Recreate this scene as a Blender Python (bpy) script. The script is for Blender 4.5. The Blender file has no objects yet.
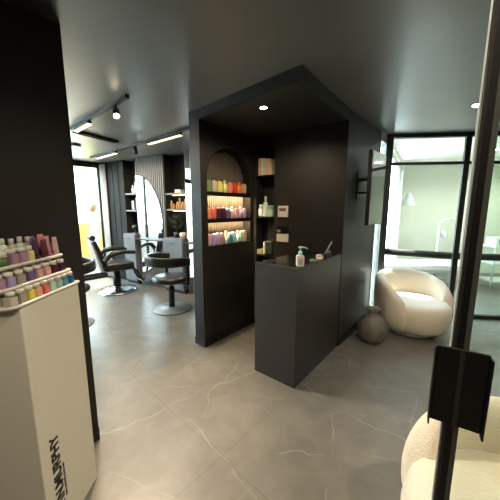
import bpy, bmesh, math, random
from mathutils import Vector, Matrix
random.seed(7)
S = bpy.context.scene
C = S.collection
PI = math.pi
CEIL = 2.54

# ------------------------------------------------------------------ materials
def pmat(name, col, rough=.5, metal=0, noise=.0, nscale=30, bump=0, bscale=200, spec=.5, emit=None, es=0, coat=0, sheen=0):
    m = bpy.data.materials.new(name); m.use_nodes = True
    nt = m.node_tree; b = nt.nodes['Principled BSDF']
    b.inputs['Base Color'].default_value = (*col, 1)
    b.inputs['Roughness'].default_value = rough
    b.inputs['Metallic'].default_value = metal
    b.inputs['Specular IOR Level'].default_value = spec
    b.inputs['Coat Weight'].default_value = coat
    b.inputs['Sheen Weight'].default_value = sheen
    tc = nt.nodes.new('ShaderNodeTexCoord')
    if noise:
        n = nt.nodes.new('ShaderNodeTexNoise'); n.inputs['Scale'].default_value = nscale; n.inputs['Detail'].default_value = 4
        nt.links.new(tc.outputs['Object'], n.inputs['Vector'])
        mx = nt.nodes.new('ShaderNodeMix'); mx.data_type = 'RGBA'
        mx.inputs[6].default_value = (*[c*(1-noise) for c in col], 1)
        mx.inputs[7].default_value = (*[min(1, c*(1+noise)) for c in col], 1)
        nt.links.new(n.outputs[0], mx.inputs[0]); nt.links.new(mx.outputs[2], b.inputs['Base Color'])
    if bump:
        n2 = nt.nodes.new('ShaderNodeTexNoise'); n2.inputs['Scale'].default_value = bscale; n2.inputs['Detail'].default_value = 2
        nt.links.new(tc.outputs['Object'], n2.inputs['Vector'])
        bp = nt.nodes.new('ShaderNodeBump'); bp.inputs['Strength'].default_value = bump; bp.inputs['Distance'].default_value = .01
        nt.links.new(n2.outputs[0], bp.inputs['Height']); nt.links.new(bp.outputs[0], b.inputs['Normal'])
    if emit:
        b.inputs['Emission Color'].default_value = (*emit, 1); b.inputs['Emission Strength'].default_value = es
    return m

def glassmat(name, tint=(1, 1, 1), refl=.08):
    m = bpy.data.materials.new(name); m.use_nodes = True
    nt = m.node_tree; nt.nodes.clear()
    o = nt.nodes.new('ShaderNodeOutputMaterial'); mx = nt.nodes.new('ShaderNodeMixShader')
    t = nt.nodes.new('ShaderNodeBsdfTransparent'); t.inputs[0].default_value = (*tint, 1)
    g = nt.nodes.new('ShaderNodeBsdfGlossy'); g.inputs['Roughness'].default_value = .02
    lw = nt.nodes.new('ShaderNodeLayerWeight'); lw.inputs[0].default_value = .5
    pw = nt.nodes.new('ShaderNodeMath'); pw.operation = 'POWER'; pw.inputs[1].default_value = 4.5
    f = nt.nodes.new('ShaderNodeMath'); f.operation = 'MULTIPLY_ADD'; f.inputs[1].default_value = .9; f.inputs[2].default_value = .025
    nt.links.new(lw.outputs['Facing'], pw.inputs[0]); nt.links.new(pw.outputs[0], f.inputs[0])
    nt.links.new(f.outputs[0], mx.inputs[0]); nt.links.new(t.outputs[0], mx.inputs[1]); nt.links.new(g.outputs[0], mx.inputs[2])
    nt.links.new(mx.outputs[0], o.inputs[0])
    return m

def floormat():
    m = bpy.data.materials.new('grey_veined_tile'); m.use_nodes = True
    nt = m.node_tree; b = nt.nodes['Principled BSDF']; N = nt.nodes.new; L = nt.links.new
    tc = N('ShaderNodeTexCoord')
    def math_(op, a, c=None, d=None):
        n = N('ShaderNodeMath'); n.operation = op
        for i, v in enumerate((a, c, d)):
            if v is None: continue
            if isinstance(v, (int, float)): n.inputs[i].default_value = v
            else: L(v, n.inputs[i])
        return n.outputs[0]
    def mixc(f, a, c):
        n = N('ShaderNodeMix'); n.data_type = 'RGBA'; L(f, n.inputs[0])
        for i, v in ((6, a), (7, c)):
            if isinstance(v, tuple): n.inputs[i].default_value = (*v, 1)
            else: L(v, n.inputs[i])
        return n.outputs[2]
    sep = N('ShaderNodeSeparateXYZ'); L(tc.outputs['Object'], sep.inputs[0])
    x, y = sep.outputs[0], sep.outputs[1]
    ca, sa = .739, .673
    a = math_('SUBTRACT', math_('MULTIPLY', x, ca), math_('MULTIPLY', y, sa))
    bb = math_('ADD', math_('MULTIPLY', x, sa), math_('MULTIPLY', y, ca))
    def seam(v, o, P):
        t = math_('FRACT', math_('DIVIDE', math_('SUBTRACT', v, o-P/2), P))
        return math_('LESS_THAN', math_('ABSOLUTE', math_('SUBTRACT', t, .5)), .0022/P)
    sm = math_('MAXIMUM', seam(a, -1.13, 1.2), seam(bb, .97, 1.2))
    def noise(scale, det, dist, vec=tc.outputs['Object']):
        n = N('ShaderNodeTexNoise'); n.inputs['Scale'].default_value = scale; n.inputs['Detail'].default_value = det
        n.inputs['Distortion'].default_value = dist; L(vec, n.inputs['Vector']); return n.outputs[0]
    def vein(th, period, w, off, wob, ms, mo):
        """long nearly straight hairlines, broken up by a mask"""
        n1 = noise(1.1, 4, .2); n2 = noise(ms, 2, 0, shifted(mo))
        v = math_('ADD', math_('MULTIPLY', x, math.cos(th)), math_('MULTIPLY', y, math.sin(th)))
        v = math_('ADD', v, math_('MULTIPLY', n1, wob))
        t = math_('ABSOLUTE', math_('SUBTRACT', math_('FRACT', math_('DIVIDE', math_('ADD', v, off), period)), .5))
        r1 = N('ShaderNodeMapRange'); r1.inputs[1].default_value = 0; r1.inputs[2].default_value = w/period; r1.inputs[3].default_value = 1; r1.inputs[4].default_value = 0
        L(t, r1.inputs[0])
        r2 = N('ShaderNodeMapRange'); r2.inputs[1].default_value = .47; r2.inputs[2].default_value = .62; L(n2, r2.inputs[0])
        return math_('MULTIPLY', r1.outputs[0], r2.outputs[0])
    def shifted(o):
        mp = N('ShaderNodeMapping'); mp.inputs['Location'].default_value = (o, o*1.3, 0); L(tc.outputs['Object'], mp.inputs[0]); return mp.outputs[0]
    cloud = noise(1.6, 6, .3)
    fine = noise(14, 6, 1.2)
    base = mixc(cloud, (.075, .068, .056), (.21, .195, .165))
    mid = noise(5, 8, .8)
    base = mixc(math_('MULTIPLY', math_('POWER', mid, 2.2), 1.1), base, (.28, .262, .222))
    base = mixc(math_('MULTIPLY', fine, .45), base, (.10, .094, .08))
    v1 = vein(.75, .9, .006, .2, .5, 1.3, 2.); v2 = vein(2.2, 1.1, .006, .5, .7, 1.1, 7.)
    v3 = math_('MULTIPLY', math_('ADD', vein(1.35, .43, .006, .1, .6, 2.2, 4.), vein(2.75, .5, .006, .3, .8, 2., 9.)), .8)
    vv = math_('MINIMUM', math_('ADD', math_('ADD', v1, v2), v3), 1)
    base = mixc(math_('MULTIPLY', vv, .45), base, (.50, .48, .43))
    base = mixc(math_('MULTIPLY', sm, .55), base, (.07, .068, .06))
    L(base, b.inputs['Base Color'])
    rr = N('ShaderNodeMapRange'); rr.inputs[3].default_value = .28; rr.inputs[4].default_value = .42; L(fine, rr.inputs[0]); L(rr.outputs[0], b.inputs['Roughness'])
    b.inputs['Specular IOR Level'].default_value = .5
    return m

M = {}
M['floor'] = floormat()
M['black'] = pmat('black_wall_laminate', (.0205, .018, .0148), .5, noise=.12, nscale=6, spec=.35)
M['char'] = pmat('charcoal_wall', (.030, .0305, .029), .42, noise=.08, nscale=5, spec=.5)
M['salonwall'] = pmat('dark_salon_wall', (.026, .026, .024), .7, noise=.1, spec=.15)
M['desk'] = pmat('satin_charcoal_desk', (.026, .0235, .021), .40, noise=.08, nscale=8, spec=.6)
M['desktop'] = pmat('black_worktop', (.012, .012, .012), .25, noise=.1)
M['niche'] = pmat('niche_black', (.01, .01, .01), .6, noise=.1)
M['flute'] = pmat('dark_fluted_wood', (.105, .086, .062), .6, noise=.25, nscale=18)
M['slat'] = pmat('grey_slat_paint', (.17, .165, .16), .5, noise=.1)
M['cab'] = pmat('blue_grey_cabinet', (.16, .168, .185), .45, noise=.04)
M['ceil'] = pmat('grey_ceiling_paint', (.17, .172, .162), .36, noise=.04, nscale=3, spec=1.0)
M['softdark'] = pmat('soffit_black', (.02, .02, .018), .6, noise=.1)
M['frame'] = pmat('dark_bronze_frame', (.035, .034, .030), .5, spec=.2, metal=.0, noise=.08)
M['steel'] = pmat('black_steel', (.006, .006, .006), .38, noise=.1)
M['frame2'] = pmat('grey_bronze_bead', (.11, .115, .105), .35, metal=.4, noise=.1)
M['stile'] = pmat('door_stile_bronze', (.045, .045, .04), .32, metal=.4, noise=.1)
M['glass'] = glassmat('clear_glass', (.93, .985, .96))
M['green_glass'] = glassmat('greenish_glass', (.95, .985, .955))
M['stand'] = pmat('cream_display_board', (.78, .75, .62), .5, noise=.03)
M['tray'] = pmat('white_tray', (.68, .65, .58), .35, noise=.03)
M['ink'] = pmat('black_lettering', (.01, .01, .01), .5, noise=.1)
M['white'] = pmat('white_plastic', (.8, .8, .78), .35, noise=.03)
M['boucle'] = pmat('cream_boucle', (.80, .72, .58), .95, noise=.08, nscale=60, bump=.6, bscale=150, sheen=.4)
M['vase'] = pmat('mottled_stone_glaze', (.16, .155, .125), .55, noise=.55, nscale=14, bump=.6, bscale=40)
M['leather'] = pmat('black_leather', (.02, .02, .02), .32, noise=.2, bump=.1, bscale=80)
M['shell'] = pmat('pale_grey_shell', (.42, .43, .45), .35, noise=.05)
M['chrome'] = pmat('brushed_chrome', (.75, .76, .78), .18, metal=1, noise=.04)
M['mirror'] = pmat('mirror_silver', (.9, .93, .92), .01, metal=1, noise=.005)
M['screen'] = pmat('black_glass_screen', (.008, .009, .01), .14, noise=.05, spec=.9, coat=1)
M['led'] = pmat('warm_led', (1, .8, .5), .5, emit=(1, .72, .38), es=5, noise=.01)
M['tube'] = pmat('warm_tube', (1, .9, .7), .5, emit=(1, .80, .45), es=2.0, noise=.01)
M['lamp'] = pmat('lamp_disc', (1, .9, .7), .5, emit=(1, .85, .55), es=25, noise=.01)
M['lampw'] = pmat('lamp_disc_white', (1, 1, 1), .5, emit=(1, .98, .92), es=25, noise=.01)
M['trwall'] = pmat('pale_green_wall', (.82, .85, .74), .7, noise=.02)
M['trceil'] = pmat('pale_ceiling', (.84, .86, .80), .8, noise=.02)
M['wframe'] = pmat('pale_frame', (.55, .62, .6), .4, noise=.03)
M['sheer'] = pmat('sheer_curtain', (.86, .86, .86), .8, noise=.05)
M['orange'] = pmat('ochre_render', (.78, .33, .06), .8, noise=.12, nscale=3)
M['yellow'] = pmat('pale_yellow_render', (.80, .60, .22), .8, noise=.06, nscale=3)
M['ext'] = pmat('exterior_white_render', (.78, .74, .70), .8, noise=.05)
M['beige'] = pmat('balcony_beige', (.60, .50, .42), .8, noise=.06)
M['blue'] = pmat('blue_window_glass', (.20, .40, .52), .2, noise=.2)
M['leaf'] = pmat('leaf_green', (.16, .42, .05), .6, noise=.35, nscale=12)
M['leafd'] = pmat('dark_leaf', (.03, .04, .02), .6, noise=.35)
M['wood'] = pmat('warm_wood', (.30, .17, .09), .5, noise=.2)
M['cream'] = pmat('cream_plastic', (.72, .66, .54), .4, noise=.03)
M['terra'] = pmat('display_window', (.22, .13, .09), .25, noise=.1)

# ------------------------------------------------------------------ helpers
class MB:
    def __init__(s): s.v = []; s.f = []; s.sm = []
    def add(s, vs, fs, T=None, smooth=False):
        n = len(s.v)
        for p in vs:
            p = Vector(p); s.v.append(T @ p if T else p)
        for f in fs: s.f.append([i+n for i in f]); s.sm.append(smooth)
        return s
    def box(s, lo, hi, T=None):
        x0, y0, z0 = lo; x1, y1, z1 = hi
        vs = [(x0, y0, z0), (x1, y0, z0), (x1, y1, z0), (x0, y1, z0), (x0, y0, z1), (x1, y0, z1), (x1, y1, z1), (x0, y1, z1)]
        return s.add(vs, [(0, 3, 2, 1), (4, 5, 6, 7), (0, 1, 5, 4), (1, 2, 6, 5), (2, 3, 7, 6), (3, 0, 4, 7)], T)
    def prism(s, poly, z0, z1, T=None):
        n = len(poly)
        area = sum(poly[i][0]*poly[(i+1) % n][1]-poly[(i+1) % n][0]*poly[i][1] for i in range(n))
        if area < 0: poly = poly[::-1]
        vs = [(p[0], p[1], z0) for p in poly]+[(p[0], p[1], z1) for p in poly]
        fs = [tuple(range(n))[::-1], tuple(range(n, 2*n))]+[(i, (i+1) % n, n+(i+1) % n, n+i) for i in range(n)]
        return s.add(vs, fs, T)
    def lathe(s, prof, seg=24, T=None, smooth=True):
        vs = []; fs = []
        for r, z in prof:
            for k in range(seg):
                a = 2*PI*k/seg; vs.append((r*math.cos(a), r*math.sin(a), z))
        for i in range(len(prof)-1):
            for k in range(seg):
                k2 = (k+1) % seg
                fs.append((i*seg+k, i*seg+k2, (i+1)*seg+k2, (i+1)*seg+k))
        fs.append(tuple(range(seg))[::-1]); fs.append(tuple((len(prof)-1)*seg+k for k in range(seg)))
        return s.add(vs, fs, T, smooth)
    def cyl(s, p0, p1, r0, r1=None, seg=12, smooth=True):
        r1 = r0 if r1 is None else r1
        p0 = Vector(p0); p1 = Vector(p1); d = p1-p0
        q = d.to_track_quat('Z', 'Y').to_matrix().to_4x4()
        return s.lathe([(r0, 0), (r1, d.length)], seg, Matrix.Translation(p0) @ q, smooth)
    def tube(s, pts, r, seg=8, flat=1.0):
        pts = [Vector(p) for p in pts]; vs = []; fs = []
        rs = r if isinstance(r, (list, tuple)) else [r]*len(pts)
        for i, p in enumerate(pts):
            t = (pts[min(i+1, len(pts)-1)]-pts[max(i-1, 0)]).normalized()
            up = Vector((0, 0, 1)) if abs(t.z) < .95 else Vector((1, 0, 0))
            a = t.cross(up).normalized(); b = a.cross(t)
            for k in range(seg):
                w = 2*PI*k/seg; vs.append(p+a*rs[i]*math.cos(w)*flat+b*rs[i]*math.sin(w))
        for i in range(len(pts)-1):
            for k in range(seg):
                k2 = (k+1) % seg; fs.append((i*seg+k, i*seg+k2, (i+1)*seg+k2, (i+1)*seg+k))
        fs.append(tuple(range(seg))[::-1]); fs.append(tuple((len(pts)-1)*seg+k for k in range(seg)))
        return s.add(vs, fs, None, True)
    def build(s, name, mat, parent=None, bevel=0, sub=0, bseg=2):
        me = bpy.data.meshes.new(name); me.from_pydata([tuple(v) for v in s.v], [], s.f)
        for p, q in zip(me.polygons, s.sm): p.use_smooth = q
        bm = bmesh.new(); bm.from_mesh(me); bmesh.ops.recalc_face_normals(bm, faces=bm.faces); bm.to_mesh(me); bm.free()
        me.materials.append(mat)
        o = bpy.data.objects.new(name, me); C.objects.link(o)
        if parent: o.parent = parent
        if bevel:
            m = o.modifiers.new('bevel', 'BEVEL'); m.width = bevel; m.segments = bseg; m.limit_method = 'ANGLE'
        if sub:
            m = o.modifiers.new('sub', 'SUBSURF'); m.levels = sub; m.render_levels = sub
        return o

PLAIN = dict(greige='grey beige', lightyellow='light yellow', palegreen='pale green', paleblue='pale blue', skyblue='sky blue', dustypink='dusty pink', seafoam='sea green')
def tag(o, label, cat, group=None, kind=None):
    for k, v in PLAIN.items(): label = label.replace(k, v)
    o['label'] = label; o['category'] = cat
    if group: o['group'] = group
    if kind: o['kind'] = kind
    return o
def thing(name, loc, rz, label, cat, group=None):
    o = bpy.data.objects.new(name, None); C.objects.link(o); o.empty_display_size = .05
    o.location = loc; o.rotation_euler = (0, 0, rz); return tag(o, label, cat, group)
def struct(name, mb, mat, **k):
    o = mb.build(name, mat, **k); o['kind'] = 'structure'; return o

class Wall:
    """plan line P->Q; local s along it, t to its left, z up"""
    def __init__(w, P, Q):
        d = Vector((Q[0]-P[0], Q[1]-P[1])); w.L = d.length; d.normalize()
        w.P = Vector(P); w.d = d; w.n = Vector((-d.y, d.x)); w.ang = math.atan2(d.y, d.x)
    def xy(w, s, t=0): v = w.P+w.d*s+w.n*t; return (v.x, v.y)
    def pt(w, s, t, z): return (*w.xy(s, t), z)
    @property
    def T(w): return Matrix.Translation((w.P.x, w.P.y, 0)) @ Matrix.Rotation(w.ang, 4, 'Z')
    def box(w, mb, s0, s1, t0, t1, z0, z1): return mb.box((s0, t0, z0), (s1, t1, z1), w.T)

# ------------------------------------------------------------------ plan points
A0 = (-.511, 2.843); F = (.042, 3.500); E = (1.0, 2.87); CC = (.357, 2.03)
S1 = (-3.245, 6.056); S4 = (-1.123, 4.834)
Wc = (1.86, 3.82); W2 = (4.2, 3.55)
WA = Wall(A0, F)        # arch wall, room side is to the right (t<0)
WB = Wall(F, E)         # back wall of the reception recess, room side t<0
WR = Wall(E, Wc)        # charcoal wall with screen, room side t<0
WW = Wall(Wc, W2)       # glazed partition, room side t<0
WS = Wall(S1, S4)       # salon mirror wall, room side t<0
WN = Wall(S1, (S1[0]-.66, S1[1]-.75))   # salon window wall, room side t>0 (left)  s grows towards the camera
WP = Wall((-1.03, 1.62), (-1.72, .90))  # pillar wall
WP.n = -WP.n

# ------------------------------------------------------------------ floor and ceilings
struct('floor', MB().box((-7.6, -2.2, -.1), (7.5, 7.2, 0)), M['floor'])
Sw = WN.xy(5.2); Send = WS.xy(4.15)
inner = [(4.3, -2.1), W2, Wc, WR.xy(1.0, .1), (Send[0]+.2, Send[1]+.1), WS.xy(4.15, .3), WS.xy(0, .3), WN.xy(-.2, -.15), WN.xy(5.2, -.15), (-3.3, -2.1)]
struct('ceiling', MB().prism(inner, CEIL, CEIL+.12), M['ceil'])
# treatment room beyond the glazing
TC = (3.62, 6.5); TD = (7.2, 6.3)
struct('ceiling_treatment_room', MB().prism([(W2[0]+3, W2[1]), W2, Wc, (Wc[0]-.05, Wc[1]+.1), (TC[0]-.1, TC[1]+.1), (TD[0], TD[1]+.1)], CEIL+.005, CEIL+.1), M['trceil'])

# ------------------------------------------------------------------ left pillar wall
mb = MB(); WPt = Wall((-1.03, 1.62), (-3.15, -.60))
WPt.box(mb, 0, 3.1, -.30, 0, 0, CEIL)
struct('wall_left', mb, M['black'])
mb = MB(); WPt.box(mb, 0, 3.1, .0, .012, .0, .09); struct('baseboard_left', mb, M['steel'])
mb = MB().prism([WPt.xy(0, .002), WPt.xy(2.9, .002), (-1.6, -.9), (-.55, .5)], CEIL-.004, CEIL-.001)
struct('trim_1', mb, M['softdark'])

# ------------------------------------------------------------------ reception block: arch wall
OS0, OS1, OZ0, OZS = .088, .797, 1.145, 1.875
R_ = (OS1-OS0)/2; SC = (OS0+OS1)/2
mb = MB()
# front skin around the arched opening
Lw = WA.L
vs = []; fs = []
def quad(p): n = len(vs); vs.extend(p); fs.append((n, n+1, n+2, n+3))
def P3(s, t, z): return (s, t, z)
D = -.0
for (a, b, c, d) in ((0, OS0, 0, CEIL), (OS1, Lw, 0, CEIL), (OS0, OS1, 0, OZ0)):
    quad([P3(a, 0, c), P3(b, 0, c), P3(b, 0, d), P3(a, 0, d)])
NA = 24
arc = [(SC-R_*math.cos(PI*k/NA), OZS+R_*math.sin(PI*k/NA)) for k in range(NA+1)]
for k in range(NA):
    quad([P3(arc[k][0], 0, arc[k][1]), P3(arc[k+1][0], 0, arc[k+1][1]), P3(arc[k+1][0], 0, CEIL), P3(arc[k][0], 0, CEIL)])
    quad([P3(arc[k][0], 0, arc[k][1]), P3(arc[k+1][0], 0, arc[k+1][1]), P3(arc[k+1][0], .13, arc[k+1][1]), P3(arc[k][0], .13, arc[k][1])])
quad([P3(OS0, 0, OZ0), P3(OS0, 0, OZS), P3(OS0, .13, OZS), P3(OS0, .13, OZ0)])
quad([P3(OS1, 0, OZ0), P3(OS1, 0, OZS), P3(OS1, .13, OZS), P3(OS1, .13, OZ0)])
quad([P3(OS0, 0, OZ0), P3(OS1, 0, OZ0), P3(OS1, .13, OZ0), P3(OS0, .13, OZ0)])
mb.add(vs, fs, WA.T)
WA.box(mb, 0, Lw+.1, .134, .16, 0, CEIL)
mb.box((-.001, .0, 0), (.001, .16, CEIL), WA.T)
o = struct('wall_arch', mb, M['black'])
mb = MB()
nsl = 22
for k in range(nsl):
    w = (OS1-OS0)/nsl; s0 = OS0+k*w
    x = abs(s0+w/2-SC); top = OZS+math.sqrt(max(R_*R_-x*x, 0.0))
    mb.lathe([(w*.46, OZ0), (w*.46, max(top-.002, OZ0+.1))], 8, WA.T @ Matrix.Translation((s0+w/2, .128, 0)))
struct('trim_2', mb, M['flute'])
mb = MB(); WA.box(mb, 0, Lw, -.012, 0, 0, .09); WA.box(mb, -.012, 0, -.012, .16, 0, .09)
struct('baseboard_arch', mb, M['steel'])
SHZ = (1.735, 1.44, OZ0+.001)
for i, z in enumerate(SHZ[:2]):
    g = thing('display_shelf', WA.pt(SC, 0, z-.028), WA.ang, ['upper dark shelf across the arched wall niche under the yellow and red bottles', 'lower dark shelf across the arched wall niche under the maroon and pink bottles'][i], 'shelf', 'shelves in the arched niche')
    MB().box((-R_+.001, .002, 0), (R_-.001, .110, .028)).box((-R_+.001, .002, -.014), (R_-.001, .010, 0)).build('shelf_board', M['desktop'], g)
    MB().box((-R_+.02, .013, -.007), (R_-.02, .028, 0)).build('light_strip', M['led'], g)
    l = bpy.data.lights.new('strip_lamp', 'AREA'); l.shape = 'RECTANGLE'; l.size = .66; l.size_y = .012; l.energy = 6; l.color = (1, .74, .46)
    lo = bpy.data.objects.new('strip_lamp', l); C.objects.link(lo); lo.location = WA.pt(SC, .022, z-.038)
    lo.rotation_euler = Vector((WA.n.x*.5, WA.n.y*.5, -.85)).to_track_quat('-Z', 'Y').to_euler()
    lo.rotation_euler = (Matrix.Rotation(WA.ang, 3, 'Z') @ Matrix.Rotation(.5, 3, 'X')).to_euler()

# ------------------------------------------------------------------ reception block: back wall with shelf niche
NS0, NS1, NZ0, NZ1, ND = .045, .306, .5, 2.44, .20
mb = MB()
T = WB.T
mb.box((0, 0, 0), (NS0, .26, CEIL), T); mb.box((NS1, 0, 0), (WB.L, .26, CEIL), T)
mb.box((NS0, 0, 0), (NS1, .26, NZ0), T); mb.box((NS0, 0, NZ1), (NS1, .26, CEIL), T)
struct('wall_reception', mb, M['black'])
mb = MB(); mb.box((NS0, ND, NZ0), (NS1, .26, NZ1), T)
struct('wall_niche_back', mb, M['niche'])
for i, (z, w) in enumerate(((1.965, 'books'), (1.455, 'green bottles'), (.965, 'dark case'))):
    o = MB().box((NS0+.001, .003, z-.022), (NS1-.001, ND-.001, z), T).build('niche_shelf', M['desktop'])
    tag(o, 'narrow black shelf in the tall wall niche holding the '+w, 'shelf', 'shelves in the tall niche')

# soffit and fascia over the reception
Z0S = 2.44
fr = [A0, (CC[0], CC[1]), E]
mb = MB().prism([A0, CC, E, WB.xy(0, -.001)], Z0S, Z0S+.02)
struct('ceiling_reception', mb, M['softdark'])
mb = MB()
Wf1 = Wall(A0, CC); Wf1.box(mb, 0, Wf1.L, -.0, .02, Z0S-.002, CEIL)
struct('trim_3', mb, M['black'])
mb = MB(); Wf2 = Wall(CC, E); Wf2.box(mb, 0, Wf2.L, -.002, .02, Z0S-.002, CEIL)
struct('trim_4', mb, M['char'])

# charcoal wall at right
mb = MB(); LS = 1.00
mb.prism([WR.xy(0, 0), WR.xy(LS, 0), WR.xy(LS, .22), WR.xy(0, .22)], 0, CEIL)
struct('wall_right', mb, M['char'])
mb = MB(); WR.box(mb, 0, LS, -.012, 0, 0, .09); struct('baseboard_right', mb, M['steel'])

# ------------------------------------------------------------------ glazed partition
mb = MB(); f = M['frame']
def wbox(mb, W, *a): W.box(mb, *a)
WWL = WW.L
wbox(mb, WW, 0, WWL, -.04, .04, 2.49, CEIL)
wbox(mb, WW, 0, WWL, -.03, .03, 2.14, 2.175)
wbox(mb, WW, 0, WWL, -.03, .03, 0, .05)
wbox(mb, WW, -.02, .07, -.05, .04, 0, CEIL)
wbox(mb, WW, .985, 1.055, -.02, .012, 0, CEIL)
wbox(mb, WW, 2.2, 2.27, -.05, .04, 0, CEIL)
struct('window_1', mb, f)
o = MB(); WW.box(o, .07, 1.02, -.004, .004, .05, 2.14); WW.box(o, 1.105, 2.2, -.004, .004, .05, 2.14)
WW.box(o, .07, 1.02, -.004, .004, 2.175, 2.49); WW.box(o, 1.105, 2.2, -.004, .004, 2.175, 2.49)
g = struct('window_2', o, M['green_glass'])
mb = MB(); mb.tube([WW.pt(.09, .10, .935), WW.pt(1.0, .10, .885), WW.pt(2.25, .10, .86)], .05, 10)
tag(mb.build('handrail', M['frame']), 'dark horizontal rail running behind the glazed partition at waist height', 'rail')
# slit window at the end of the charcoal wall
mb = MB()
WR.box(mb, LS, LS+.02, -.01, .03, 0, CEIL); WR.box(mb, LS, 1.27, -.01, .03, 0, .12); WR.box(mb, LS, 1.27, -.01, .03, 2.42, CEIL)
struct('window_3', mb, M['wframe'])
mb = MB(); WR.box(mb, LS+.02, 1.27, .006, .012, .12, 2.42); struct('window_4', mb, M['glass'])

# ------------------------------------------------------------------ treatment room
WT = Wall(Wc, TC)   # exterior wall, room side t<0
mb = MB()
WT.box(mb, .0, .12, 0, .03, 0, CEIL); WT.box(mb, 2.35, WT.L, 0, .12, 0, CEIL)
WT.box(mb, .12, 2.35, 0, .12, 2.46, CEIL); WT.box(mb, .12, 2.35, 0, .12, 0, .1)
struct('wall_treatment_left', mb, M['trwall'])
mb = MB()
for s in (.12, .85, 1.6, 2.31): WT.box(mb, s, s+.04, .03, .08, .1, 2.46)
WT.box(mb, .12, 2.35, .03, .08, .1, .15); WT.box(mb, .12, 2.35, .03, .08, 2.41, 2.46)
struct('window_5', mb, M['wframe'])
mb = MB(); Wall(TC, TD).box(mb, 0, 3.7, 0, .1, 0, CEIL); struct('wall_treatment_back', mb, M['trwall'])
mb = MB(); mb.box((7.1, 3.4, 0), (7.2, 6.5, CEIL)); struct('wall_treatment_right', mb, M['trwall'])
mb = MB(); Wall(W2, (7.2, 3.45)).box(mb, 0, 3.0, 0, .1, 0, CEIL); struct('wall_treatment_front', mb, M['trwall'])

# ------------------------------------------------------------------ outer shell of the entrance (beside and behind the camera)
mb = MB(); mb.box((-3.4, -2.2, 0), (4.3, -2.1, CEIL))
struct('wall_back', mb, M['char'])
mb = MB(); mb.box((4.2, -2.1, 0), (4.3, 3.56, CEIL)); struct('wall_entrance_right', mb, M['char'])
# salon far-left closing wall
mb = MB(); Wall(Sw, (-3.35, -2.15)).box(mb, -.1, 5.6, -.12, 0, 0, CEIL); struct('wall_salon_left', mb, M['salonwall'])
mb = MB(); Wall(F, Send).box(mb, .17, .75, .0, .1, 0, CEIL); struct('wall_salon_right', mb, M['salonwall'])

# ------------------------------------------------------------------ salon window wall
mb = MB()
WN.box(mb, -.3, .03, -.15, 0, 0, CEIL); WN.box(mb, 5.0, 5.3, -.15, 0, 0, CEIL)
WN.box(mb, .03, 5.0, -.15, 0, 2.49, CEIL); WN.box(mb, .03, 5.0, -.15, 0, 0, .06)
struct('wall_window', mb, M['salonwall'])
mb = MB()
for s in (.03, 1.5, 3.2, 4.94): WN.box(mb, s, s+.045, -.10, -.04, .06, 2.49)
WN.box(mb, .07, 5.0, -.10, -.04, .06, .12); WN.box(mb, .07, 5.0, -.10, -.04, 2.43, 2.49)
struct('window_8', mb, M['frame'])
mb = MB(); WN.box(mb, .075, 1.5, -.072, -.066, .12, 2.43); WN.box(mb, 1.56, 3.2, -.072, -.066, .12, 2.43); WN.box(mb, 3.26, 4.94, -.072, -.066, .12, 2.43)
struct('window_9', mb, M['glass'])
# curtain gathered in the corner
mb = MB(); pts = []
for k in range(41):
    u = k/40; pts.append((.0+u*.17, -.04-.02*math.sin(u*PI*10)))
vs = [WS.pt(a, b, .03) for a, b in pts]+[WS.pt(a, b, 2.5) for a, b in pts]; n = len(pts)
mb.add(vs, [(i, i+1, n+i+1, n+i) for i in range(n-1)], None, True)
o = mb.build('curtain', M['sheer']); m = o.modifiers.new('s', 'SOLIDIFY'); m.thickness = .004
tag(o, 'thin pale curtain gathered beside the bright salon window', 'curtain')

# ------------------------------------------------------------------ balcony and view beyond
mb = MB(); WN.box(mb, -2.5, 4.5, -1.25, -.15, -.12, -.01); struct('balcony_floor', mb, M['ext'])
mb = MB(); WN.box(mb, -2.5, 1.1, -1.40, -1.25, -.1, 1.19)
tag(mb.build('balcony_parapet', M['orange']), 'ochre orange balcony parapet outside the salon window', 'parapet')
mb = MB(); WN.box(mb, 1.1, 6.5, -1.40, -1.25, -.1, 1.02)
tag(mb.build('balcony_parapet', M['beige']), 'beige balcony parapet seen in the half arch mirror', 'parapet')
g = thing('balcony_arch', WN.pt(0, -1.3, 0), WN.ang, 'pale yellow rendered column and beam framing the balcony outside', 'arch')
MB().box((-.42, -.10, 1.19), (-.07, .04, 1.95)).build('column', M['yellow'], g)
mb = MB()
ar = [(-.16+.0, 1.95)]
poly = [(-.42, 1.951), (-.42, 2.75), (1.2, 2.75), (1.2, 2.40), (.45, 2.40), (.20, 2.36), (.04, 2.26), (-.04, 2.12), (-.07, 1.951)]
n = len(poly)
mb.add([(p[0], -.09, p[1]) for p in poly]+[(p[0], .03, p[1]) for p in poly], [tuple(range(n)), tuple(range(n, 2*n))[::-1]]+[(i, (i+1) % n, n+(i+1) % n, n+i) for i in range(n)])
mb.build('beam', M['yellow'], g)
# slender stand of unidentified kind outside
g = thing('slender_stand', WN.pt(-.075, -.95, 0), 0, 'slender white stand with a tilted brown head outside the salon window', 'outdoor_stand')
MB().lathe([(.10, 0), (.10, .03), (.03, .06), (.05, .5), (.085, .95), (.085, 1.15), (.035, 1.3), (.03, 1.50)], 16).build('post', M['white'], g)
o = MB().lathe([(.02, -.14), (.09, -.10), (.105, .0), (.09, .10), (.02, .14)], 16, Matrix.Translation((.03, 0, 1.60)) @ Matrix.Rotation(.7, 4, 'Y')).build('head', M['wood'], g)
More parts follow.
